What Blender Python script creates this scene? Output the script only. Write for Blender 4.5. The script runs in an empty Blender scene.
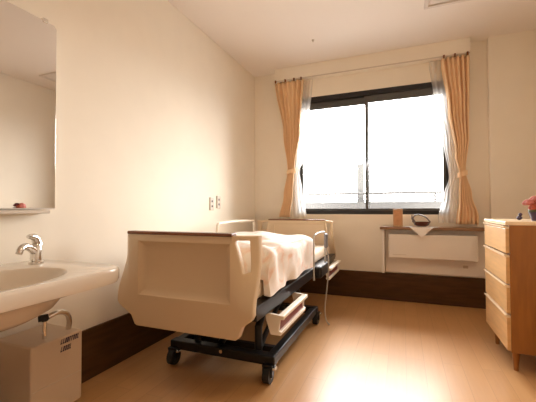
import bpy, bmesh, math, random
from mathutils import Vector, Matrix, noise

random.seed(7)
S = bpy.context.scene
COL = S.collection
PI = math.pi

# ------------------------------------------------------------------ camera
FPX, YAW, PITCH, ROLL = 337.9, 0.3782, 0.0212, -0.0037
CAM = Vector((1.5894, 0.0, 0.9168))
fw = Vector((-math.sin(YAW) * math.cos(PITCH), math.cos(YAW) * math.cos(PITCH), math.sin(PITCH)))
rt = Vector((math.cos(YAW), math.sin(YAW), 0))
up = rt.cross(fw)
c_, s_ = math.cos(ROLL), math.sin(ROLL)
rt2, up2 = c_ * rt + s_ * up, -s_ * rt + c_ * up
cd = bpy.data.cameras.new('camera')
cam = bpy.data.objects.new('camera', cd)
COL.objects.link(cam)
cam.matrix_world = Matrix(((rt2.x, up2.x, -fw.x, CAM.x), (rt2.y, up2.y, -fw.y, CAM.y),
                           (rt2.z, up2.z, -fw.z, CAM.z), (0, 0, 0, 1)))
cd.sensor_fit = 'HORIZONTAL'
cd.sensor_width = 36
cd.lens = FPX / 536 * 36
cd.clip_start = 0.02
S.camera = cam

# ------------------------------------------------------------------ light, exposure
W = bpy.data.worlds.new('overcast_sky')
S.world = W
W.use_nodes = True
bg = W.node_tree.nodes['Background']
bg.inputs['Color'].default_value = (1.0, 0.985, 0.965, 1)
bg.inputs['Strength'].default_value = 24.0
wn = W.node_tree
wtc = wn.nodes.new('ShaderNodeTexCoord'); wsep = wn.nodes.new('ShaderNodeSeparateXYZ'); wr = wn.nodes.new('ShaderNodeValToRGB')
wn.links.new(wtc.outputs['Generated'], wsep.inputs[0])
wmr = wn.nodes.new('ShaderNodeMapRange'); wmr.inputs['From Min'].default_value = -1; wmr.inputs['From Max'].default_value = 1
wn.links.new(wsep.outputs['Z'], wmr.inputs['Value']); wn.links.new(wmr.outputs[0], wr.inputs['Fac'])
wr.color_ramp.elements[0].position = 0.485; wr.color_ramp.elements[0].color = (0.22, 0.21, 0.20, 1)   # ground far below
wr.color_ramp.elements[1].position = 0.505; wr.color_ramp.elements[1].color = (1.0, 0.985, 0.965, 1)   # overcast sky
wn.links.new(wr.outputs['Color'], bg.inputs['Color'])
pl = bpy.data.lights.new('window_portal', 'AREA')
pl.shape = 'RECTANGLE'; pl.size = 1.46; pl.size_y = 1.30
pl.cycles.is_portal = True
po = bpy.data.objects.new('window_portal', pl); COL.objects.link(po)
po.location = (1.26, 3.78, 1.49); po.rotation_euler = (-PI / 2, 0, 0)
FILL_W, FILL_C = 11.0, (1.0, 0.76, 0.49)  # strength and colour of the added fill lamp

vs = S.view_settings
vs.view_transform = 'Standard'
vs.look = 'None'
vs.exposure = 0.08
vs.gamma = 1.0
vs.use_curve_mapping = False
S.cycles.max_bounces = 12
S.cycles.diffuse_bounces = 8
S.cycles.sample_clamp_indirect = 8.0

# ------------------------------------------------------------------ materials
def mat(name, color, rough=0.5, metal=0.0, vary=0.0, vscale=6.0, bump=0.0, bscale=60.0, coat=0.0, stretch=None, color2=None, spec=0.5):
    m = bpy.data.materials.new(name); m.use_nodes = True
    nt = m.node_tree; b = nt.nodes['Principled BSDF']
    b.inputs['Roughness'].default_value = rough
    b.inputs['Metallic'].default_value = metal
    b.inputs['Specular IOR Level'].default_value = spec
    b.inputs['Coat Weight'].default_value = coat
    b.inputs['Coat Roughness'].default_value = 0.15
    b.inputs['Base Color'].default_value = (*color, 1)
    tc = nt.nodes.new('ShaderNodeTexCoord'); mp = nt.nodes.new('ShaderNodeMapping')
    nt.links.new(tc.outputs['Object'], mp.inputs['Vector'])
    if stretch: mp.inputs['Scale'].default_value = stretch
    if vary > 0 or color2:
        n = nt.nodes.new('ShaderNodeTexNoise'); n.inputs['Scale'].default_value = vscale; n.inputs['Detail'].default_value = 4
        nt.links.new(mp.outputs['Vector'], n.inputs['Vector'])
        r = nt.nodes.new('ShaderNodeValToRGB')
        r.color_ramp.elements[0].position = 0.35; r.color_ramp.elements[1].position = 0.65
        lo = color2 if color2 else tuple(x * (1 - vary) for x in color)
        r.color_ramp.elements[0].color = (*lo, 1); r.color_ramp.elements[1].color = (*color, 1)
        nt.links.new(n.outputs['Fac'], r.inputs['Fac']); nt.links.new(r.outputs['Color'], b.inputs['Base Color'])
    if bump > 0:
        n2 = nt.nodes.new('ShaderNodeTexNoise'); n2.inputs['Scale'].default_value = bscale; n2.inputs['Detail'].default_value = 3
        nt.links.new(mp.outputs['Vector'], n2.inputs['Vector'])
        bp = nt.nodes.new('ShaderNodeBump'); bp.inputs['Strength'].default_value = bump; bp.inputs['Distance'].default_value = 0.003
        nt.links.new(n2.outputs['Fac'], bp.inputs['Height']); nt.links.new(bp.outputs['Normal'], b.inputs['Normal'])
    return m

M = {}
M['wall'] = mat('wallpaper_cream', (0.86, 0.80, 0.69), 0.85, bump=0.12, bscale=220, vary=0.02)
M['ceiling'] = mat('ceiling_board', (0.84, 0.78, 0.72), 0.9, bump=0.1, bscale=180)
M['base'] = mat('baseboard_dark', (0.092, 0.041, 0.014), 0.6, spec=0.25, vary=0.25, vscale=5, stretch=(1, 1, 8))
M['white'] = mat('white_paint', (0.85, 0.80, 0.73), 0.5)
M['ceramic'] = mat('ceramic', (0.76, 0.69, 0.60), 0.16, coat=0.3)
M['cream'] = mat('cream_resin', (0.66, 0.515, 0.345), 0.38, bump=0.05, bscale=300)
M['cream_tray'] = mat('pale_resin', (0.86, 0.78, 0.66), 0.4)
M['dkwood'] = mat('dark_wood_trim', (0.22, 0.075, 0.028), 0.22, vary=0.3, vscale=8, stretch=(1, 10, 10))
M['black'] = mat('black_frame', (0.012, 0.011, 0.012), 0.35, metal=0.2)
M['rubber'] = mat('black_rubber', (0.012, 0.011, 0.010), 0.55)
M['wframe'] = mat('dark_window_metal', (0.022, 0.021, 0.022), 0.35, metal=0.4)
M['sash'] = mat('sash_metal', (0.09, 0.088, 0.085), 0.4, metal=0.3)  # greyer than the window frame: flare from the window put into the colour
M['greymetal'] = mat('grey_metal', (0.16, 0.15, 0.15), 0.4, metal=0.6)
M['chrome'] = mat('chrome', (0.75, 0.73, 0.70), 0.12, metal=1.0)
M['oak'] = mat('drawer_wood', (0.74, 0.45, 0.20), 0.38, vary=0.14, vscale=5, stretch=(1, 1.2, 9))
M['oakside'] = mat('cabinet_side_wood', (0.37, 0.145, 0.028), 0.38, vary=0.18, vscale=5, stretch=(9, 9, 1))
M['oaklip'] = mat('pale_wood_edge', (0.88, 0.70, 0.48), 0.3)
M['counter'] = mat('counter_wood', (0.30, 0.16, 0.08), 0.4, vary=0.25, vscale=6, stretch=(1, 10, 10))
M['mattress'] = mat('mattress_cloth', (0.78, 0.66, 0.52), 0.85, bump=0.2, bscale=150)
M['red'] = mat('dark_red_panel', (0.20, 0.03, 0.025), 0.45)
M['plate'] = mat('outlet_plate', (0.62, 0.54, 0.45), 0.4)
M['slot'] = mat('dark_slot', (0.05, 0.04, 0.035), 0.6)
M['ink'] = mat('blue_ink', (0.02, 0.015, 0.075), 0.6)
M['heaterbox'] = mat('water_heater_shell', (0.60, 0.48, 0.36), 0.35)
M['cable'] = mat('pale_grey_cable', (0.45, 0.42, 0.38), 0.4)
M['railgrey'] = mat('balcony_rail_paint', (0.07, 0.07, 0.073), 0.5)
M['concrete'] = mat('balcony_concrete', (0.11, 0.11, 0.11), 0.9, vary=0.1)
M['tan'] = mat('tan_wood', (0.60, 0.36, 0.19), 0.45, vary=0.2, vscale=20, stretch=(8, 8, 1))
M['bowl'] = mat('dark_lacquer', (0.10, 0.022, 0.012), 0.25)
M['doily'] = mat('white_cloth', (0.88, 0.85, 0.82), 0.9, bump=0.3, bscale=300)
M['purple'] = mat('dark_purple', (0.05, 0.022, 0.06), 0.4)
M['pinkpetal'] = mat('pink_petal', (0.62, 0.20, 0.17), 0.7, vary=0.3, vscale=30)
M['redpetal'] = mat('red_petal', (0.42, 0.07, 0.025), 0.7, vary=0.4, vscale=30)
M['maroon'] = mat('maroon_petal', (0.15, 0.02, 0.02), 0.7, vary=0.4, vscale=30)
M['leaf'] = mat('leaf_green', (0.10, 0.12, 0.04), 0.6, vary=0.4, vscale=30)
M['vent'] = mat('vent_panel', (0.70, 0.64, 0.58), 0.6)
M['orange'] = mat('orange_curtain', (0.88, 0.63, 0.38), 0.85, vary=0.10, vscale=5, bump=0.25, bscale=200, stretch=(6, 6, 0.6))

def floor_mat():
    m = mat('wood_floor', (0.6, 0.36, 0.2), 0.30)
    nt = m.node_tree; b = nt.nodes['Principled BSDF']
    tc = nt.nodes.new('ShaderNodeTexCoord'); mp = nt.nodes.new('ShaderNodeMapping')
    mp.inputs['Rotation'].default_value = (0, 0, PI / 2)
    nt.links.new(tc.outputs['Object'], mp.inputs['Vector'])
    br = nt.nodes.new('ShaderNodeTexBrick')
    br.inputs['Scale'].default_value = 1.0
    br.inputs['Brick Width'].default_value = 0.9
    br.inputs['Row Height'].default_value = 0.10
    br.inputs['Mortar Size'].default_value = 0.0012
    br.inputs['Color1'].default_value = (0.61, 0.342, 0.148, 1)
    br.inputs['Color2'].default_value = (0.565, 0.312, 0.132, 1)
    br.inputs['Mortar'].default_value = (0.45, 0.255, 0.11, 1)
    nt.links.new(mp.outputs['Vector'], br.inputs['Vector'])
    mp2 = nt.nodes.new('ShaderNodeMapping'); mp2.inputs['Scale'].default_value = (18, 1.2, 1)
    nt.links.new(tc.outputs['Object'], mp2.inputs['Vector'])
    n = nt.nodes.new('ShaderNodeTexNoise'); n.inputs['Scale'].default_value = 3; n.inputs['Detail'].default_value = 5
    nt.links.new(mp2.outputs['Vector'], n.inputs['Vector'])
    r = nt.nodes.new('ShaderNodeValToRGB')
    r.color_ramp.elements[0].color = (0.86, 0.84, 0.82, 1); r.color_ramp.elements[1].color = (1, 1, 1, 1)
    nt.links.new(n.outputs['Fac'], r.inputs['Fac'])
    mx = nt.nodes.new('ShaderNodeMix'); mx.data_type = 'RGBA'; mx.blend_type = 'MULTIPLY'; mx.inputs['Factor'].default_value = 1
    nt.links.new(br.outputs['Color'], mx.inputs[6]); nt.links.new(r.outputs['Color'], mx.inputs[7])
    nt.links.new(mx.outputs[2], b.inputs['Base Color'])
    b.inputs['Roughness'].default_value = 0.345
    b.inputs['Specular IOR Level'].default_value = 0.6
    return m
M['floor'] = floor_mat()

def glass_mat():
    m = bpy.data.materials.new('clear_glass'); m.use_nodes = True; nt = m.node_tree
    nt.nodes.remove(nt.nodes['Principled BSDF'])
    out = nt.nodes['Material Output']
    t = nt.nodes.new('ShaderNodeBsdfTransparent'); g = nt.nodes.new('ShaderNodeBsdfGlossy'); g.inputs['Roughness'].default_value = 0.02
    f = nt.nodes.new('ShaderNodeFresnel'); f.inputs['IOR'].default_value = 1.25
    mx = nt.nodes.new('ShaderNodeMixShader')
    nt.links.new(f.outputs[0], mx.inputs[0]); nt.links.new(t.outputs[0], mx.inputs[1]); nt.links.new(g.outputs[0], mx.inputs[2])
    nt.links.new(mx.outputs[0], out.inputs['Surface'])
    return m
M['glass'] = glass_mat()

def sheer_mat():
    m = bpy.data.materials.new('sheer_voile'); m.use_nodes = True; nt = m.node_tree
    nt.nodes.remove(nt.nodes['Principled BSDF'])
    out = nt.nodes['Material Output']
    t = nt.nodes.new('ShaderNodeBsdfTransparent'); d = nt.nodes.new('ShaderNodeBsdfDiffuse'); tl = nt.nodes.new('ShaderNodeBsdfTranslucent')
    d.inputs['Color'].default_value = (0.93, 0.91, 0.88, 1); tl.inputs['Color'].default_value = (0.93, 0.91, 0.88, 1)
    a = nt.nodes.new('ShaderNodeMixShader'); a.inputs[0].default_value = 0.75
    b = nt.nodes.new('ShaderNodeMixShader'); b.inputs[0].default_value = 0.55
    nt.links.new(d.outputs[0], a.inputs[1]); nt.links.new(tl.outputs[0], a.inputs[2])
    nt.links.new(t.outputs[0], b.inputs[1]); nt.links.new(a.outputs[0], b.inputs[2])
    nt.links.new(b.outputs[0], out.inputs['Surface'])
    return m
M['sheer'] = sheer_mat()

def mirror_mat():
    return mat('mirror_silver', (0.80, 0.80, 0.79), 0.02, metal=1.0)
M['mirror'] = mirror_mat()

def duvet_mat():
    m = mat('floral_duvet', (0.9, 0.87, 0.84), 0.85, bump=0.3, bscale=120)
    nt = m.node_tree; b = nt.nodes['Principled BSDF']
    tc = nt.nodes.new('ShaderNodeTexCoord')
    n = nt.nodes.new('ShaderNodeTexNoise'); n.inputs['Scale'].default_value = 9; n.inputs['Detail'].default_value = 4; n.inputs['Distortion'].default_value = 1.2
    nt.links.new(tc.outputs['Object'], n.inputs['Vector'])
    r = nt.nodes.new('ShaderNodeValToRGB')
    e = r.color_ramp.elements
    e[0].position = 0.32; e[0].color = (0.82, 0.58, 0.46, 1)
    e[1].position = 0.52; e[1].color = (0.90, 0.84, 0.79, 1)
    x = e.new(0.43); x.color = (0.89, 0.76, 0.68, 1)
    nt.links.new(n.outputs['Fac'], r.inputs['Fac']); nt.links.new(r.outputs['Color'], b.inputs['Base Color'])
    return m
M['duvet'] = duvet_mat()

def fill_lamp_mat():
    m = bpy.data.materials.new('fill_lamp_diffuser'); m.use_nodes = True
    b = m.node_tree.nodes['Principled BSDF']
    b.inputs['Base Color'].default_value = (0.9, 0.85, 0.75, 1)
    b.inputs['Emission Color'].default_value = (*FILL_C, 1)
    b.inputs['Emission Strength'].default_value = FILL_W
    return m
M['lamp'] = fill_lamp_mat()

# ------------------------------------------------------------------ mesh helpers
class MB:
    def __init__(self):
        self.bm = bmesh.new()
    def _add(self, verts, faces):
        vs_ = [self.bm.verts.new(v) for v in verts]
        for f in faces:
            try: self.bm.faces.new([vs_[i] for i in f])
            except ValueError: pass
        return vs_
    def box(self, x0, x1, y0, y1, z0, z1, bev=0.0, seg=2):
        b = bmesh.new()
        bmesh.ops.create_cube(b, size=1)
        for v in b.verts:
            v.co = Vector(((x0 + x1) / 2 + v.co.x * (x1 - x0), (y0 + y1) / 2 + v.co.y * (y1 - y0), (z0 + z1) / 2 + v.co.z * (z1 - z0)))
        if bev > 0:
            bmesh.ops.bevel(b, geom=b.edges[:], offset=min(bev, 0.45 * min(abs(x1 - x0), abs(y1 - y0), abs(z1 - z0))), segments=seg, affect='EDGES', profile=0.5)
        return self.merge(b)
    def merge(self, b):
        me = bpy.data.meshes.new('t'); b.to_mesh(me); b.free()
        self.bm.from_mesh(me); bpy.data.meshes.remove(me)
        return self
    def tube(self, pts, r, seg=10, cap=True, smooth=0):
        pts = [Vector(p) for p in pts]
        for _ in range(smooth):
            q = [pts[0]]
            for a, b in zip(pts[:-1], pts[1:]):
                q += [a * 0.75 + b * 0.25, a * 0.25 + b * 0.75]
            q.append(pts[-1]); pts = q
        n = len(pts)
        if isinstance(r, (list, tuple)):
            m_ = len(r) - 1; rr = []
            for i in range(n):
                f_ = i / (n - 1) * m_; k_ = min(int(f_), m_ - 1); rr.append(r[k_] + (r[k_ + 1] - r[k_]) * (f_ - k_))
        else: rr = [r] * n
        rings = []; prev = None
        for i, p in enumerate(pts):
            t = (pts[min(i + 1, n - 1)] - pts[max(i - 1, 0)]).normalized()
            if prev is None:
                a = Vector((0, 0, 1)) if abs(t.z) < 0.9 else Vector((1, 0, 0))
                u = t.cross(a).normalized()
            else:
                u = (prev - t * prev.dot(t)).normalized()
            prev = u; w = t.cross(u)
            rings.append([self.bm.verts.new(p + rr[i] * (math.cos(2 * PI * k / seg) * u + math.sin(2 * PI * k / seg) * w)) for k in range(seg)])
        for a, b in zip(rings[:-1], rings[1:]):
            for k in range(seg):
                self.bm.faces.new((a[k], a[(k + 1) % seg], b[(k + 1) % seg], b[k]))
        if cap:
            self.bm.faces.new(rings[0][::-1]); self.bm.faces.new(rings[-1])
        return self
    def loops(self, loops, cap0=True, cap1=True, closed=True):
        rings = [[self.bm.verts.new(p) for p in L] for L in loops]
        for a, b in zip(rings[:-1], rings[1:]):
            n = len(a)
            for k in range(n if closed else n - 1):
                self.bm.faces.new((a[k], a[(k + 1) % n], b[(k + 1) % n], b[k]))
        if cap0: self.bm.faces.new(rings[0][::-1])
        if cap1: self.bm.faces.new(rings[-1])
        return self
    def lathe(self, prof, c, seg=24, cap0=True, cap1=True):
        return self.loops([[(c[0] + r * math.cos(2 * PI * k / seg), c[1] + r * math.sin(2 * PI * k / seg), c[2] + z) for k in range(seg)] for r, z in prof], cap0, cap1)
    def ball(self, c, r, sub=2, sc=(1, 1, 1)):
        b = bmesh.new(); bmesh.ops.create_icosphere(b, subdivisions=sub, radius=1)
        for v in b.verts: v.co = Vector((c[0] + v.co.x * r * sc[0], c[1] + v.co.y * r * sc[1], c[2] + v.co.z * r * sc[2]))
        return self.merge(b)
    def plate(self, outs, y0, y1, bev=0.004):
        """outlines (first outer, then holes) in x,z, extruded from y0 to y1"""
        cu = bpy.data.curves.new('t', 'CURVE'); cu.dimensions = '2D'; cu.fill_mode = 'BOTH'
        cu.extrude = abs(y1 - y0) / 2 - bev; cu.bevel_depth = bev; cu.bevel_resolution = 2; cu.offset = -bev
        for o in outs:
            sp = cu.splines.new('POLY'); sp.points.add(len(o) - 1); sp.use_cyclic_u = True
            for p, q in zip(sp.points, o): p.co = (q[0], q[1], 0, 1)
        ob = bpy.data.objects.new('t', cu); COL.objects.link(ob)
        me = bpy.data.meshes.new_from_object(ob.evaluated_get(bpy.context.evaluated_depsgraph_get()))
        me.transform(Matrix(((1, 0, 0, 0), (0, 0, 1, (y0 + y1) / 2), (0, 1, 0, 0), (0, 0, 0, 1))))
        self.bm.from_mesh(me)
        bpy.data.objects.remove(ob); bpy.data.curves.remove(cu); bpy.data.meshes.remove(me)
        return self
    def build(self, name, m, parent=None, origin=None, smooth=False):
        bmesh.ops.recalc_face_normals(self.bm, faces=self.bm.faces[:])
        o0 = Vector((0, 0, 0))
        if parent is not None:
            p = parent
            while p is not None: o0 += p.location; p = p.parent
        elif origin is not None: o0 = Vector(origin)
        for v in self.bm.verts: v.co -= o0
        me = bpy.data.meshes.new(name); self.bm.to_mesh(me); self.bm.free()
        me.materials.append(m if not isinstance(m, str) else M[m])
        if smooth:
            for p in me.polygons: p.use_smooth = True
        ob = bpy.data.objects.new(name, me); COL.objects.link(ob)
        if parent is not None: ob.parent = parent
        elif origin is not None: ob.location = origin
        if smooth:
            md = ob.modifiers.new('edge', 'EDGE_SPLIT'); md.split_angle = math.radians(40)
        return ob

def tag(o, label, cat, group=None):
    o['label'] = label; o['category'] = cat
    if group: o['group'] = group
    return o
def thing(name, loc, label, cat, group=None):
    o = bpy.data.objects.new(name, None); o.empty_display_size = 0.05; COL.objects.link(o); o.location = loc
    return tag(o, label, cat, group)
def struct(o):
    o['kind'] = 'structure'; return o

# ------------------------------------------------------------------ room shell
X1, YB, YF, H = 2.68, 3.59, -1.7, 2.45
WX0, WX1, WZ0, WZ1 = 0.515, 2.003, 0.85, 2.13     # window opening
struct(MB().box(-0.15, X1 + 0.15, YF - 0.15, YB + 0.2, -0.1, 0).build('floor', 'floor'))
struct(MB().box(-0.15, X1 + 0.15, YF - 0.15, YB + 0.2, H, H + 0.1).build('ceiling', 'ceiling'))
struct(MB().box(-0.15, 0, YF - 0.15, YB + 0.2, 0, H).build('wall_left', 'wall'))
struct(MB().box(X1, X1 + 0.15, YF - 0.15, YB + 0.2, 0, H).build('wall_right', 'wall'))
struct(MB().box(0, X1, YF - 0.15, YF, 0, H).build('wall_front', 'wall'))
struct(MB().plate([[(0, 0), (X1, 0), (X1, H), (0, H)], [(WX0, WZ0), (WX0, WZ1), (WX1, WZ1), (WX1, WZ0)]], YB, YB + 0.2, 0.0001).build('wall_back', 'wall'))
struct(MB().box(2.325, X1, YB - 0.06, YB, 0, H).build('trim_2', 'wall'))                 # shallow pilaster right of the window
struct(MB().box(0, 0.018, YF, YB, 0, 0.27, 0.003).build('baseboard_left', 'base'))
struct(MB().box(0.018, 2.325, YB - 0.018, YB, 0, 0.27, 0.003).build('baseboard_back', 'base'))
struct(MB().box(X1 - 0.018, X1, YF, YB - 0.06, 0, 0.27, 0.003).build('baseboard_right', 'base'))
struct(MB().box(0.292, 2.178, 3.47, YB, 2.318, H, 0.003).build('trim_1', 'wall'))        # curtain pelmet box

# ------------------------------------------------------------------ window
win = MB()
win.box(WX0, WX1, YB + 0.005, YB + 0.115, WZ1 - 0.05, WZ1)
win.box(WX0, WX1, YB + 0.005, YB + 0.115, WZ0, WZ0 + 0.035)
win.box(WX0, WX0 + 0.022, YB + 0.005, YB + 0.115, WZ0 + 0.035, WZ1 - 0.05)
win.box(WX1 - 0.022, WX1, YB + 0.005, YB + 0.115, WZ0 + 0.035, WZ1 - 0.05)
wroot = struct(win.build('window_1', 'wframe'))
def sash(x0, x1, y0, y1, rz):
    z0, z1 = WZ0 + 0.033, WZ1 - 0.048
    t = 0.027
    fr = MB().plate([[(x0, z0), (x1, z0), (x1, z1), (x0, z1)], [(x0 + t, z0 + t), (x0 + t, z1 - 0.075), (x1 - t, z1 - 0.075), (x1 - t, z0 + t)]], y0, y1, 0.002).build('sash', 'sash', wroot)
    MB().box(x0 + t - 0.004, x1 - t + 0.004, (y0 + y1) / 2 - 0.003, (y0 + y1) / 2 + 0.003, z0 + t - 0.004, z1 - 0.071).build('pane', 'glass', fr)
    return fr
sash(WX0 + 0.02, 1.274, YB + 0.062, YB + 0.092, 0)
s2 = sash(1.238, WX1 - 0.02, YB + 0.022, YB + 0.052, 0)
lt = MB().box(1.246, 1.268, YB + 0.006, YB + 0.022, 1.30, 1.37, 0.004)
lt.box(1.252, 1.262, YB - 0.01, YB + 0.006, 1.325, 1.40, 0.004)
lt.build('latch', 'greymetal', s2)

# outside: balcony slab, parapet rail
struct(MB().box(-1.5, 4.5, YB + 0.2, 4.62, 0.30, 0.42).build('balcony_floor', 'concrete'))
rail = thing('balcony_railing', (1.2, 4.5, 0.42), 'pale grey balcony railing outside the window', 'railing')
MB().box(-1.4, 2.60, 4.47, 4.53, 1.085, 1.118, 0.006).build('top_rail', 'railgrey', rail)
MB().box(-1.4, 2.60, 4.485, 4.515, 1.00, 1.018, 0.004).build('middle_rail', 'railgrey', rail)
MB().box(-1.4, 2.60, 4.485, 4.515, 0.87, 0.995, 0.004).build('lower_panel', 'railgrey', rail)
for px in (-0.3, 1.955, 2.55):
    MB().box(px - 0.014, px + 0.014, 4.486, 4.514, 0.42, 1.09, 0.004).build('post', 'railgrey', rail)
tag(MB().box(1.04, 1.125, 4.56, 4.62, 0.42, 1.50, 0.01).build('balcony_post', 'concrete', None, (1.08, 4.59, 0.42)),
    'tall pale post standing behind the balcony railing', 'post')

# ------------------------------------------------------------------ curtains
def interp(tab, z):
    tab = sorted(tab)
    if z <= tab[0][0]: return tab[0][1]
    for (a, va), (b, vb) in zip(tab[:-1], tab[1:]):
        if z <= b:
            t = (z - a) / (b - a); t = t * t * (3 - 2 * t)
            return va + (vb - va) * t
    return tab[-1][1]
def curtain(name, m, left, right, y, amp, pleats, z0, z1, parent=None, ph=0.0, origin=None, thick=0.004):
    nx, nz = pleats * 10, 60
    b = MB(); rows = []
    for j in range(nz + 1):
        z = z0 + (z1 - z0) * j / nz
        xl, xr = interp(left, z), interp(right, z); row = []
        for i in range(nx + 1):
            s = i / nx
            wob = 0.15 * math.sin(5 * s + 3 * z + ph)
            a = amp * (0.75 + 0.25 * math.sin(9 * s + ph)) * min(1.0, 0.45 + (xr - xl) * 3)
            row.append(b.bm.verts.new((xl + (xr - xl) * s + 0.1 * a * math.sin(4 * PI * pleats * s), y + a * math.sin(2 * PI * pleats * s + wob + ph), z)))
        rows.append(row)
    for r0, r1 in zip(rows[:-1], rows[1:]):
        for i in range(nx): b.bm.faces.new((r0[i], r0[i + 1], r1[i + 1], r1[i]))
    o = b.build(name, m, parent, origin, smooth=False)
    for p in o.data.polygons: p.use_smooth = True
    if thick > 0:
        md = o.modifiers.new('thickness', 'SOLIDIFY'); md.thickness = thick; md.offset = 0
    return o
def tieback(root, x0, x1, y, z):
    pts = []
    for k in range(21):
        a = 2 * PI * k / 20
        pts.append(((x0 + x1) / 2 + ((x1 - x0) / 2 + 0.012) * math.cos(a), y + 0.045 * math.sin(a), z + 0.012 * math.cos(a)))
    b = MB()
    for i in range(20):
        p, q = pts[i], pts[i + 1]
        b._add([(p[0], p[1], p[2] - 0.022), (q[0], q[1], q[2] - 0.022), (q[0], q[1], q[2] + 0.022), (p[0], p[1], p[2] + 0.022)], [(0, 1, 2, 3)])
    bmesh.ops.remove_doubles(b.bm, verts=b.bm.verts[:], dist=0.0005)
    o = b.build('tieback', 'orange', root)
    md = o.modifiers.new('thickness', 'SOLIDIFY'); md.thickness = 0.005
    return o
def hooks(root, xs, y, z):
    for x in xs:
        MB().box(x - 0.008, x + 0.008, y - 0.02, y, z, z + 0.03, 0.003).build('hook', 'dkwood', root)
CTOP = 2.30
cl = thing('curtain', (0.44, 3.50, 0.76), 'orange curtain tied back at the left side of the window', 'curtain', 'orange curtains')
curtain('drape', 'orange', [(2.32, .29), (1.72, .388), (1.33, .433), (1.06, .387), (0.77, .325)], [(2.32, .618), (1.76, .575), (1.33, .508), (1.11, .490), (0.77, .455)], 3.495, 0.026, 6, 0.82, CTOP, cl)
tieback(cl, .435, .51, 3.495, 1.31); hooks(cl, (.31, .42, .52, .60), 3.47, 2.288)
cr = thing('curtain', (2.08, 3.50, 0.76), 'orange curtain tied back at the right side of the window', 'curtain', 'orange curtains')
curtain('drape', 'orange', [(2.32, 1.937), (1.82, 1.992), (1.416, 2.043), (1.20, 2.078), (0.985, 2.068), (0.76, 2.045)], [(2.32, 2.172), (1.58, 2.160), (1.24, 2.125), (1.03, 2.173), (0.83, 2.224)], 3.495, 0.026, 6, 0.765, CTOP, cr, ph=1.0)
tieback(cr, 2.072, 2.13, 3.495, 1.22); hooks(cr, (1.96, 2.05, 2.15), 3.47, 2.288)
sl = thing('sheer_curtain', (0.6, 3.56, 0.8), 'white sheer curtain gathered beside the left orange curtain', 'curtain', 'white sheer curtains')
curtain('sheer', 'sheer', [(2.32, .50), (1.5, .48), (1.33, .47), (1.0, .44), (0.8, .43)], [(2.32, .705), (1.868, .663), (1.44, .605), (1.33, .548), (1.11, .580), (0.80, .628)], 3.555, 0.007, 4, 0.78, 2.315, sl, thick=0)
sr = thing('sheer_curtain', (1.98, 3.56, 0.8), 'white sheer curtain gathered beside the right orange curtain', 'curtain', 'white sheer curtains')
curtain('sheer', 'sheer', [(2.32, 1.840), (1.936, 1.880), (1.54, 1.956), (1.20, 1.998), (1.034, 1.953), (0.828, 1.905)], [(2.32, 2.06), (1.4, 2.09), (0.8, 2.10)], 3.555, 0.007, 5, 0.775, 2.315, sr, ph=0.7, thick=0)
tag(MB().tube([(0.30, 3.475, 2.312), (2.17, 3.475, 2.312)], 0.006).build('curtain_rail', 'plate', None, (1.24, 3.475, 2.312)), 'thin curtain rail under the pelmet above the window', 'curtain rail')

# ------------------------------------------------------------------ counter and heater under the window
ct = thing('window_counter', (1.84, 3.51, 0.70), 'narrow brown wooden counter above the white wall heater', 'counter')
MB().box(1.385, 2.325, 3.425, YB, 0.708, 0.735, 0.004).build('board', 'counter', ct)
MB().box(1.40, 1.425, 3.47, YB, 0.285, 0.708, 0.002).build('side_panel', 'white', ct)
ht = thing('wall_heater', (1.83, 3.53, 0.28), 'white wall heater mounted below the window counter', 'heater')
MB().box(1.43, 2.30, 3.55, YB, 0.285, 0.70, 0.003).build('back_panel', 'white', ht)
MB().box(1.462, 2.205, 3.45, 3.55, 0.438, 0.665, 0.008).build('front_cover', 'white', ht)
g = MB()
g.box(1.50, 1.62, 3.449, 3.4515, 0.470, 0.474)
g.build('grille', 'plate', ht)
MB().box(2.10, 2.14, 3.535, 3.552, 0.36, 0.385, 0.003).build('knob', 'plate', ht)

ps = thing('photo_stand', (1.548, 3.47, 0.735), 'small tan wooden stand upright on the window counter', 'photo stand')
MB().box(1.506, 1.592, 3.463, 3.475, 0.735, 0.905, 0.003).build('frame', 'tan', ps)
MB().box(1.518, 1.580, 3.461, 3.4635, 0.75, 0.890).build('picture', M['pinkpetal'] if False else mat('faded_picture', (0.62, 0.33, 0.16), 0.5, color2=(0.50, 0.25, 0.12), vscale=25), ps)
MB().tube([(1.548, 3.475, 0.86), (1.548, 3.51, 0.738)], 0.004, 8).build('back_leg', 'tan', ps)
dz = MB()
N = 12
vsd = []
for i in range(N + 1):
    row = []
    for j in range(N + 1):
        a, b_ = i / N - 0.5, j / N - 0.5
        x = 1.752 + (a - b_) * 0.16; y = 3.475 + (a + b_) * 0.16
        z = 0.7385 + 0.0015 * math.sin(40 * x)
        if y < 3.418:
            d_ = 3.418 - y; z = 0.7385 - d_ * 0.98; y = 3.418 - d_ * 0.06
        row.append(dz.bm.verts.new((x, y, z)))
    vsd.append(row)
for i in range(N):
    for j in range(N): dz.bm.faces.new((vsd[i][j], vsd[i + 1][j], vsd[i + 1][j + 1], vsd[i][j + 1]))
dl = tag(dz.build('doily', 'doily', None, (1.752, 3.475, 0.737)), 'white cloth with one corner hanging over the counter edge', 'cloth')
dl.modifiers.new('thickness', 'SOLIDIFY').thickness = 0.0015
bw = thing('lacquer_bowl', (1.75, 3.475, 0.741), 'small dark red bowl on the white cloth', 'bowl')
MB().lathe([(0.035, 0), (0.06, 0.012), (0.078, 0.042), (0.074, 0.042), (0.055, 0.016), (0.0, 0.010)], (1.755, 3.475, 0.741), 28, True, False).build('dish', 'bowl', bw, smooth=True)
MB().tube([(1.680, 3.475, 0.78), (1.684, 3.475, 0.835), (1.72, 3.475, 0.855), (1.79, 3.475, 0.835), (1.83, 3.475, 0.78)], 0.006, 8, smooth=2).build('handle', 'greymetal', bw, smooth=True)
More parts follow.
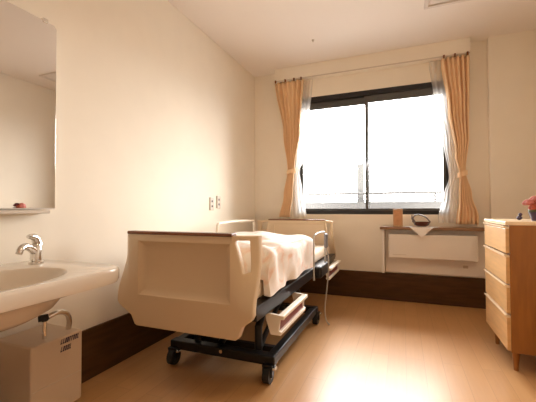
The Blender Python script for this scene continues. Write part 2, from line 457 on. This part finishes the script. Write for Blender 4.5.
MB().tube([(1.70, 3.475, 0.775), (1.675, 3.47, 0.815), (1.672, 3.47, 0.85)], [0.012, 0.009, 0.003], 8).build('twig', 'greymetal', bw)

# ------------------------------------------------------------------ wash basin, mirror, water heater
def rr_outline(cx, cy, x0, x1, y0, y1, rad, n):
    pts = []
    for k in range(n):
        a = 2 * PI * k / n
        d = Vector((math.cos(a), math.sin(a)))
        lo, hi = 0.0, 2.0
        for _ in range(40):
            m_ = (lo + hi) / 2; x, y = cx + d.x * m_, cy + d.y * m_
            r = rad if x > (x0 + x1) / 2 else 0.012
            qx = max(x0 + r - x, x - (x1 - r), 0); qy = max(y0 + r - y, y - (y1 - r), 0)
            if math.hypot(qx, qy) < r and x0 < x < x1 and y0 < y < y1: lo = m_
            else: hi = m_
        pts.append((cx + d.x * lo, cy + d.y * lo))
    return pts
BZ = 0.680
wb = thing('washbasin', (0.27, 0.71, 0.46), 'cream ceramic washbasin mounted on the left wall under the mirror', 'washbasin')
NB = 96; bcx, bcy = 0.305, 0.67
outl = rr_outline(bcx, bcy, 0.002, 0.54, 0.26, 1.10, 0.11, NB)
def ell(a, b, z, dx=0.0): return [(bcx + dx + a * math.cos(2 * PI * k / NB), bcy + b * math.sin(2 * PI * k / NB), z) for k in range(NB)]
def scl(f, z): return [(bcx + (x - bcx) * f if x > 0.02 else x, bcy + (y - bcy) * f, z) for x, y in outl]
L = [ell(0.02, 0.025, 0.560), ell(0.10, 0.14, 0.566), ell(0.150, 0.215, 0.59), ell(0.178, 0.250, 0.63), ell(0.192, 0.272, 0.664), ell(0.200, 0.281, BZ - 0.002), ell(0.205, 0.287, BZ),
     scl(0.975, BZ + 0.001), scl(0.993, BZ - 0.003), scl(1.0, BZ - 0.012), scl(1.0, 0.634), scl(0.985, 0.624), scl(0.93, 0.620),
     ell(0.20, 0.27, 0.600), ell(0.178, 0.235, 0.565), ell(0.13, 0.18, 0.538), ell(0.06, 0.09, 0.525)]
MB().loops(L).build('basin', 'ceramic', wb, smooth=True)
MB().lathe([(0.022, 0), (0.022, 0.004), (0.0, 0.004)], (bcx, bcy, 0.5605), 20, True, False).build('drain', 'chrome', wb, smooth=True)
fx, fy = 0.125, 0.985
fc = MB().lathe([(0.028, 0), (0.028, 0.012), (0.022, 0.018), (0.022, 0.080), (0.018, 0.088), (0, 0.09)], (fx, fy, BZ), 20, True, False)
fc.tube([(fx, fy, BZ + 0.05), (fx + 0.02, fy - 0.05, BZ + 0.085), (fx + 0.035, fy - 0.085, BZ + 0.080), (fx + 0.04, fy - 0.095, BZ + 0.058)], [0.017, 0.015, 0.013, 0.012], 12, smooth=2)
fco = fc.build('faucet', 'chrome', wb, smooth=True)
MB().tube([(fx - 0.005, fy + 0.01, BZ + 0.085), (fx, fy - 0.005, BZ + 0.118), (fx + 0.015, fy - 0.045, BZ + 0.122)], [0.020, 0.016, 0.007], 12, smooth=1).build('lever', 'chrome', fco, smooth=True)
MB().tube([(0.27, 0.68, 0.53), (0.27, 0.68, 0.36), (0.23, 0.68, 0.31), (0.02, 0.68, 0.31)], 0.018, 12, smooth=2).build('drain_pipe', 'chrome', wb, smooth=True)

mr = thing('wall_mirror', (0.0, 0.72, 0.90), 'tall mirror with a narrow ledge on the left wall above the washbasin', 'mirror')
my0, my1, mz0, mz1, cc = 0.32, 1.130, 0.916, 1.800, 0.018
def pl_x(o, x0, x1, bev):
    b = MB().plate(o, -x1, -x0, bev)
    for v in b.bm.verts: v.co = Vector((-v.co.y, v.co.x, v.co.z))
    return b
mo = [(my0, mz0), (my1, mz0), (my1, mz1 - cc), (my1 - cc, mz1), (my0, mz1)]
pl_x([mo], 0.001, 0.040, 0.002).build('backing', 'white', mr)
pl_x([[(my0 + .004, mz0 + .004), (my1 - .004, mz0 + .004), (my1 - .004, mz1 - cc), (my1 - cc, mz1 - .004), (my0 + .004, mz1 - .004)]], 0.0402, 0.046, 0.001).build('mirror_glass', 'mirror', mr)
for y in (0.45, 1.07):
    MB().box(0.0, 0.050, y - 0.012, y + 0.012, mz1 - 0.012, mz1 + 0.008, 0.002).build('clip', 'chrome', mr)
MB().box(0.0, 0.058, my0, 1.095, 0.896, 0.912, 0.003).build('ledge', 'plate', mr)

wh = thing('water_heater', (0.125, 1.0, 0.07), 'boxy cream water heater under the washbasin with blue lettering', 'water heater')
MB().box(0.019, 0.25, 0.885, 1.112, 0.075, 0.378, 0.008, 3).build('casing', 'heaterbox', wh)
MB().box(0.2495, 0.2515, 0.892, 1.105, 0.199, 0.202).build('seam', 'plate', wh)
ink = MB(); random.seed(3)
for (z0, ya, yb, n, h) in ((0.347, 1.005, 1.092, 9, 0.021), (0.315, 1.005, 1.056, 5, 0.021)):
    for k in range(n):
        y = ya + (yb - ya) * k / n; w = (yb - ya) / n * 0.72; k2 = random.randint(0, 3)
        sk = lambda yy, zz: (0.2512, yy + (zz - z0) * 0.3, zz)
        def bar(a0, a1, b0, b1):
            ink._add([sk(a0, b0), sk(a1, b0), sk(a1, b1), sk(a0, b1)], [(0, 1, 2, 3)])
        bar(y, y + w * 0.46, z0, z0 + h)
        if k2 != 1: bar(y + w * 0.38, y + w, z0 + h * 0.75, z0 + h)
        if k2 != 0: bar(y + w * 0.38, y + w, z0, z0 + h * 0.25)
        if k2 >= 2: bar(y + w * 0.62, y + w, z0, z0 + h)
ink.build('lettering', 'ink', wh)
MB().tube([(0.20, 0.972, 0.378), (0.20, 0.972, 0.452)], 0.008, 12).build('riser', 'chrome', wh, smooth=True)
v_ = MB(); v_.tube([(0.185, 0.955, 0.462), (0.205, 0.985, 0.464)], 0.014, 12); v_.tube([(0.20, 0.972, 0.45), (0.20, 0.972, 0.462)], 0.012, 12)
v_.build('valve', 'black', wh)
MB().tube([(0.204, 0.984, 0.464), (0.21, 1.02, 0.476), (0.21, 1.065, 0.462), (0.20, 1.088, 0.42), (0.19, 1.088, 0.376)], 0.011, 12, smooth=3).build('hose', 'chrome', wh, smooth=True)
MB().tube([(0.10, 0.89, 0.10), (0.12, 0.84, 0.06), (0.13, 0.80, 0.035), (0.10, 0.72, 0.022), (0.03, 0.70, 0.022)], 0.02, 12, smooth=2).build('drain_hose', 'rubber', wh, smooth=True)

# outlets on the left wall
for i, (y, z, lab) in enumerate(((2.625, 0.958, 'pale wall outlet on the left wall, the one nearer the washbasin'), (2.745, 0.975, 'pale wall outlet on the left wall, the one nearer the window'))):
    o = thing('wall_outlet', (0.0, y, z - 0.06), lab, 'outlet', 'outlets above the bed')
    MB().box(0, 0.010, y - 0.032, y + 0.032, z - 0.058, z + 0.058, 0.004).build('cover_plate', 'plate', o)
    for dz_ in (-0.022, 0.022):
        MB().box(0.0095, 0.0108, y - 0.012, y + 0.012, z + dz_ - 0.009, z + dz_ + 0.009).build('socket', 'slot', o)

# ------------------------------------------------------------------ bed
BX = 0.5585
bed = thing('hospital_bed', (0.6, 2.4, 0.0), 'cream hospital bed on a black wheeled frame along the left wall', 'bed')
def endboard(name, y, s):
    """s=+1: wings reach towards +y (foot end); s=-1: towards -y (head end)"""
    o = [(.253, .790), (.862, .790), (.957, .785), (.960, .60), (.966, .43), (.955, .408), (.912, .378), (.892, .325), (.878, .315), (.308, .315), (.295, .322), (.272, .366), (.252, .378), (.195, .412), (.180, .43), (.166, .60), (.160, .785)]
    hr = [(.868, .768), (.925, .765), (.930, .618), (.902, .612)]
    hl = [(2 * BX - x, z) for x, z in hr][::-1]
    b = MB().plate([o, [(.322, .478), (.322, .748), (.848, .748), (.848, .478)], hr, hl], y - 0.022, y + 0.022, 0.006)
    for d in [0.30 + 0.0125 * k for k in range(9)]:
        for sx in (1, -1):
            bmesh.ops.bisect_plane(b.bm, geom=b.bm.verts[:] + b.bm.edges[:] + b.bm.faces[:], plane_co=(BX + sx * d, 0, 0), plane_no=(1, 0, 0))
    for z in [0.42 + 0.03 * k for k in range(10)]:
        bmesh.ops.bisect_plane(b.bm, geom=b.bm.verts[:] + b.bm.edges[:] + b.bm.faces[:], plane_co=(0, 0, z), plane_no=(0, 0, 1))
    for v in b.bm.verts:
        dx = abs(v.co.x - BX) - 0.290
        if dx > 0:
            h_ = min(1, max(0, (v.co.z - 0.43) / 0.25)); h_ = h_ * h_ * (3 - 2 * h_)
            v.co.y += s * 0.095 * h_ * (dx / 0.11) ** 1.3
    # recessed field with sloping sides
    f = y - s * 0.018; k = y + s * 0.008
    fr = lambda d, yy: [(.320 + d, yy, .476 + d), (.850 - d, yy, .476 + d), (.850 - d, yy, .750 - d), (.320 + d, yy, .750 - d)]
    b.loops([fr(0, f), fr(0.034, k)], False, True)
    b.loops([fr(0, y + s * 0.018), fr(0, y + s * 0.0145)], True, False)
    ob = b.build(name, 'cream', bed, smooth=True)
    MB().box(.248, .864, y - 0.025, y + 0.025, .785, .801, 0.004).build('top_trim', 'dkwood', ob)
    return ob
endboard('footboard', 1.40, 1)
endboard('headboard', 3.40, -1)
fr = MB()
fr.box(.915, .965, 1.425, 3.375, .395, .462, 0.004)
fr.box(.21, .26, 1.425, 3.375, .395, .462, 0.004)
for k in range(8): fr.box(.26, .915, 1.48 + k * 0.26, 1.56 + k * 0.26, .43, .458, 0.003)
fr.box(.26, .915, 1.425, 1.47, .395, .455, 0.003); fr.box(.26, .915, 3.33, 3.375, .395, .455, 0.003)
fr.build('bed_frame', 'black', bed)
bs = MB()
bs.box(.905, .955, 1.69, 2.66, .085, .135, 0.006); bs.box(.305, .355, 1.69, 2.66, .085, .135, 0.006)
bs.box(.30, .96, 1.665, 1.725, .088, .138, 0.006); bs.box(.30, .96, 2.60, 2.66, .088, .138, 0.006)
bs.box(.355, .905, 1.80, 1.84, .10, .13, 0.004)
bs.build('base_frame', 'black', bed)
for (xx) in (.83, .43):
    a = MB()
    a.tube([(xx, 1.76, .12), (xx, 1.76, .25), (xx, 1.90, .40)], 0.022, 10)
    a.tube([(xx, 2.60, .12), (xx, 2.55, .25), (xx, 2.35, .41)], 0.022, 10)
    a.tube([(xx, 1.78, .13), (xx, 2.30, .40)], 0.016, 10)
    a.build('lift_arm', 'black', bed)
mo_ = MB().box(.56, .66, 1.90, 2.40, .22, .31, 0.02); mo_.tube([(.61, 1.72, .14), (.61, 1.95, .26)], 0.02, 10); mo_.tube([(.61, 2.35, .28), (.61, 2.62, .40)], 0.014, 10)
mo_.build('lift_motor', 'black', bed)
MB().tube([(.647, 1.652, .125), (.647, 1.668, .125)], 0.010, 12).build('bolt', 'chrome', bed)
def caster(x, y):
    c = MB().tube([(x - 0.018, y, 0.045), (x + 0.018, y, 0.045)], 0.045, 20).build('caster', 'rubber', bed)
    MB().tube([(x - 0.021, y, 0.045), (x + 0.021, y, 0.045)], 0.018, 14).build('hub', 'chrome' if x > .6 and y < 2 else 'black', c)
    f = MB().box(x - 0.028, x - 0.021, y - 0.016, y + 0.016, 0.035, 0.095, 0.002); f.box(x + 0.021, x + 0.028, y - 0.016, y + 0.016, 0.035, 0.095, 0.002); f.box(x - 0.028, x + 0.028, y - 0.02, y + 0.02, 0.088, 0.10, 0.002)
    f.build('fork', 'black', c)
    MB().box(x + 0.028, x + 0.045, y - 0.02, y + 0.015, 0.075, 0.092, 0.004).build('brake_pedal', 'chrome', c)
for x, y in ((.925, 1.665), (.325, 1.665), (.945, 2.64), (.325, 2.64)): caster(x, y)
# stowed rails / carriers along the side of the frame
def stowed(y0, y1, xl=.935, dz=0.0):
    prof = lambda y: [(xl, y, .386 + dz), (1.035, y, .378 + dz), (1.035, y, .360 + dz), (1.015, y, .357 + dz), (1.008, y, .302 + dz), (1.022, y, .296 + dz), (1.018, y, .280 + dz), (xl + .03, y, .280 + dz), (xl + .008, y, .345 + dz)]
    o = MB().loops([prof(y0), prof(y0 + 0.015)]).loops([prof(y1 - 0.015), prof(y1)])
    o.box(1.000, 1.035, y0 + .01, y1 - .01, .359 + dz, .379 + dz, 0.005)
    o.box(.985, 1.022, y0 + .01, y1 - .01, .280 + dz, .298 + dz, 0.005)
    r = o.build('folded_rail', 'cream_tray', bed)
    MB().box(.985, 1.005, y0 + .016, y1 - .016, .2985 + dz, .3585 + dz).build('red_panel', 'red', r)
    return r
stowed(1.60, 2.06)
stowed(2.82, 3.28, .972, .035)
# upright side rail near the head, its black socket and the far rail
MB().tube([(.998, 2.37, .40), (.998, 2.37, .70), (.998, 2.40, .728), (.998, 2.72, .728), (.998, 2.75, .70), (.998, 2.75, .40)], 0.0065, 10, smooth=1).build('side_rail', 'cable', bed, smooth=True)
hc = thing('hand_control', (1.02, 2.68, .40), 'grey hand control hanging from the side rail near the head of the bed', 'hand control')
MB().box(1.010, 1.032, 2.655, 2.705, .60, .712, 0.006).build('handset', 'greymetal', hc)
MB().box(.965, 1.02, 2.51, 2.78, .385, .475, 0.015).build('rail_socket', 'black', bed)
MB().tube([(.155, 2.46, .42), (.155, 2.46, .77), (.155, 2.50, .795), (.155, 3.18, .795), (.155, 3.22, .77), (.155, 3.22, .42)], 0.013, 12, smooth=1).build('far_rail', 'cream_tray', bed, smooth=True)
MB().box(.14, .21, 2.44, 3.24, .41, .44, 0.006).build('rail_holder', 'black', bed)
MB().tube([(1.021, 2.68, .601), (1.040, 2.69, .52), (1.042, 2.67, .41), (1.03, 2.64, .25), (1.018, 2.62, .13), (1.03, 2.61, .05), (1.05, 2.63, .012), (1.045, 2.66, .007)], 0.005, 8, smooth=2).build('cable', 'cable', hc, smooth=True)

mt = MB().box(.235, .925, 1.50, 3.30, .463, .555, 0.025, 3)
tag(mt.build('mattress', 'mattress', None, (0.58, 2.4, .463)), 'beige mattress lying on the hospital bed', 'mattress')

# duvet: closed cross section swept along y
dv = MB(); secs = []
ny = 56
for j in range(ny + 1):
    y = 1.57 + (2.49 - 1.57) * j / ny
    e = min(j, ny - j) / 4.0; e = min(1, e); rnd = math.sqrt(max(0.0, 1 - (1 - e) ** 2))
    sec = []
    outer = []
    for k in range(49):
        t = k / 48
        # rounded arch right->top->left
        if t < 0.16: x, z = 0.968, 0.482 + (0.66 - 0.482) * t / 0.16
        elif t < 0.26:
            a = (t - 0.16) / 0.10 * PI / 2; x, z = 0.918 + 0.05 * math.cos(a), 0.66 + 0.045 * math.sin(a)
        elif t < 0.74: x, z = 0.918 - (t - 0.26) / 0.48 * 0.678, 0.705
        elif t < 0.84:
            a = PI / 2 + (t - 0.74) / 0.10 * PI / 2; x, z = 0.240 + 0.05 * math.cos(a), 0.66 + 0.045 * math.sin(a)
        else: x, z = 0.190, 0.66 - (0.66 - 0.49) * (t - 0.84) / 0.16
        p = Vector((x * 5, y * 5, z * 5))
        w = noise.noise(p) * 0.016 + noise.noise(p * 2.3 + Vector((3, 1, 7))) * 0.010
        w += 0.010 * math.sin(14 * (y + 0.8 * x) + 4 * noise.noise(p * 0.6))
        if t < 0.26:
            x += (w + 0.004) * 1.0; z += 0.012 * noise.noise(Vector((y * 6, 0, 2))) * (1 - t / 0.26)
            x = min(max(x, 0.950), 0.981)
        elif t < 0.74: z += w * 1.2 + 0.012 * math.sin((t - .26) / .48 * PI)
        if z > 0.57: z = 0.57 + (z - 0.57) * (0.55 + 0.45 * rnd)
        sec.append((x, y, z))
    for x, z in ((.196, .49), (.215, .50), (.222, .557), (.40, .558), (.60, .558), (.80, .558), (.938, .557), (.942, .48)): sec.append((x, y, z))
    secs.append(sec)
dv.loops(secs)
tag(dv.build('duvet', 'duvet', None, (0.58, 2.0, .50), smooth=True), 'puffy white and pink floral duvet on the lower half of the bed', 'duvet')

# ------------------------------------------------------------------ chest of drawers
dx0, dx1, dy0, dy1, dz0, dz1 = 2.12, 2.60, 2.240, 2.760, 0.115, 0.838
dr = thing('chest_of_drawers', (2.36, 2.49, 0), 'light brown wooden chest of four drawers at the right', 'chest of drawers')
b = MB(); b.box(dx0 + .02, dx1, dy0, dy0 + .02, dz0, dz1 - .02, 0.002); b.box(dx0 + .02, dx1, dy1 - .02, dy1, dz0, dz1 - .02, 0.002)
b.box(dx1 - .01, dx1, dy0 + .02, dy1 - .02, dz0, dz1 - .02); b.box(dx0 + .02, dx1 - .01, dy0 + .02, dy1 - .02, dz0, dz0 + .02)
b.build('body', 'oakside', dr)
MB().box(dx0, dx1 + .004, dy0 - .003, dy1 + .003, dz1 - .022, dz1, 0.004).build('top_board', 'oaklip', dr)
zz = [dz1 - .024, .655, .487, .322, dz0 + .004]
for k in range(4):
    zt, zb = zz[k], zz[k + 1] + .006
    d = MB(); d.box(dx0 + .002, dx0 + .020, dy0 + .002, dy1 - .002, zb, zt - .016, 0.002); d.box(dx0 + .02, dx0 + .40, dy0 + .03, dy1 - .03, zb + .02, zt - .03)
    do = d.build('drawer', 'oak', dr)
    MB().loops([[(dx0 + .019, y, zt - .016), (dx0 + .002, y, zt - .016), (dx0 - .007, y, zt - .008), (dx0 - .007, y, zt - .001), (dx0 + .005, y, zt - .002), (dx0 + .019, y, zt - .006)] for y in (dy0 + .002, dy1 - .002)]).build('finger_pull', 'oaklip', do)
for x in (dx0 + .055, dx1 - .055):
    for y in (dy0 + .06, dy1 - .06):
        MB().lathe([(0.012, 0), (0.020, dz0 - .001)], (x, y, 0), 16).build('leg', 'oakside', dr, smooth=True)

# flowers and a small ornament on the chest
fl = thing('flower_pot', (2.30, 2.37, dz1), 'pot of pink and red flowers on the chest of drawers', 'flowers')
fcx, fcy = 2.312, 2.38
MB().lathe([(0.028, 0), (0.042, 0.045), (0.046, 0.05), (0.040, 0.05), (0.0, 0.042)], (fcx, fcy, dz1), 24, True, False).build('pot', 'purple', fl, smooth=True)
MB().ball((fcx, fcy, dz1 + .06), .045, 2, (1, 1, .55)).build('leaves', 'leaf', fl)
def bloom(c, r, m):
    b = MB()
    for ring, (nn, rr_, dzz) in enumerate(((6, .62, 0), (5, .42, .25), (3, .2, .42))):
        for k in range(nn):
            a = 2 * PI * k / nn + ring * .5
            b.ball((c[0] + r * rr_ * math.cos(a), c[1] + r * rr_ * math.sin(a), c[2] + r * dzz), r * .5, 2, (1, 1, .8))
    b.build('bloom', m, fl, smooth=True)
for c, r, m in (((-.022, -.028, .085), .034, 'redpetal'), ((-.045, .01, .115), .034, 'pinkpetal'), ((.0, .03, .135), .036, 'pinkpetal'), ((.03, -.01, .135), .036, 'maroon'), ((.04, -.03, .085), .034, 'purple'), ((.0, -.005, .115), .03, 'redpetal')):
    bloom((fcx + c[0] * .85, fcy + c[1] * .85, dz1 + c[2] * .88), r * .88, m)
on = thing('ornament', (2.262, 2.52, dz1), 'tiny dark purple ornament left of the flowers on the chest', 'ornament')
MB().ball((2.262, 2.52, dz1 + .013), .016, 2, (1, 1, .8)).build('body', 'purple', on, smooth=True)
MB().ball((2.268, 2.52, dz1 + .033), .011, 2).build('head', 'purple', on, smooth=True)

# ------------------------------------------------------------------ ceiling fittings, added fill lamp
vt = thing('ceiling_vent', (2.06, 2.715, H), 'oblong pale vent panel set in the ceiling', 'ceiling vent')
b = MB().box(1.76, 2.36, 2.60, 2.63, H - .014, H, 0.003); b.box(1.76, 2.36, 2.80, 2.83, H - .014, H, 0.003); b.box(1.76, 1.79, 2.63, 2.80, H - .014, H, 0.003); b.box(2.33, 2.36, 2.63, 2.80, H - .014, H, 0.003)
b.build('frame', 'vent', vt)
MB().box(1.80, 2.32, 2.64, 2.79, H - .008, H, 0.002).build('grille', 'vent', vt)
tag(MB().lathe([(0.0, -.016), (.007, -.016), (.008, -.011), (.005, -.008), (.013, -.003), (.014, 0)], (0.849, 2.99, H), 20, False, True).build('sprinkler_head', 'plate', None, (0.849, 2.99, H), smooth=True), 'small round sprinkler head on the ceiling in front of the window', 'sprinkler')
lm = thing('fill_lamp', (1.9, 1.05, H), 'added round fill lamp on the ceiling, out of view', 'added fill lamp')  # unseen lamp added to give the room its warm fill light
MB().lathe([(.25, -.06), (.27, -.06), (.27, 0), (.25, 0)], (1.9, 1.05, H), 40, False, False).build('rim', 'white', lm, smooth=True)
MB().lathe([(0.0, -.05), (.252, -.05), (.252, -.04), (0, -.04)], (1.9, 1.05, H), 40, False, False).build('diffuser', 'lamp', lm)
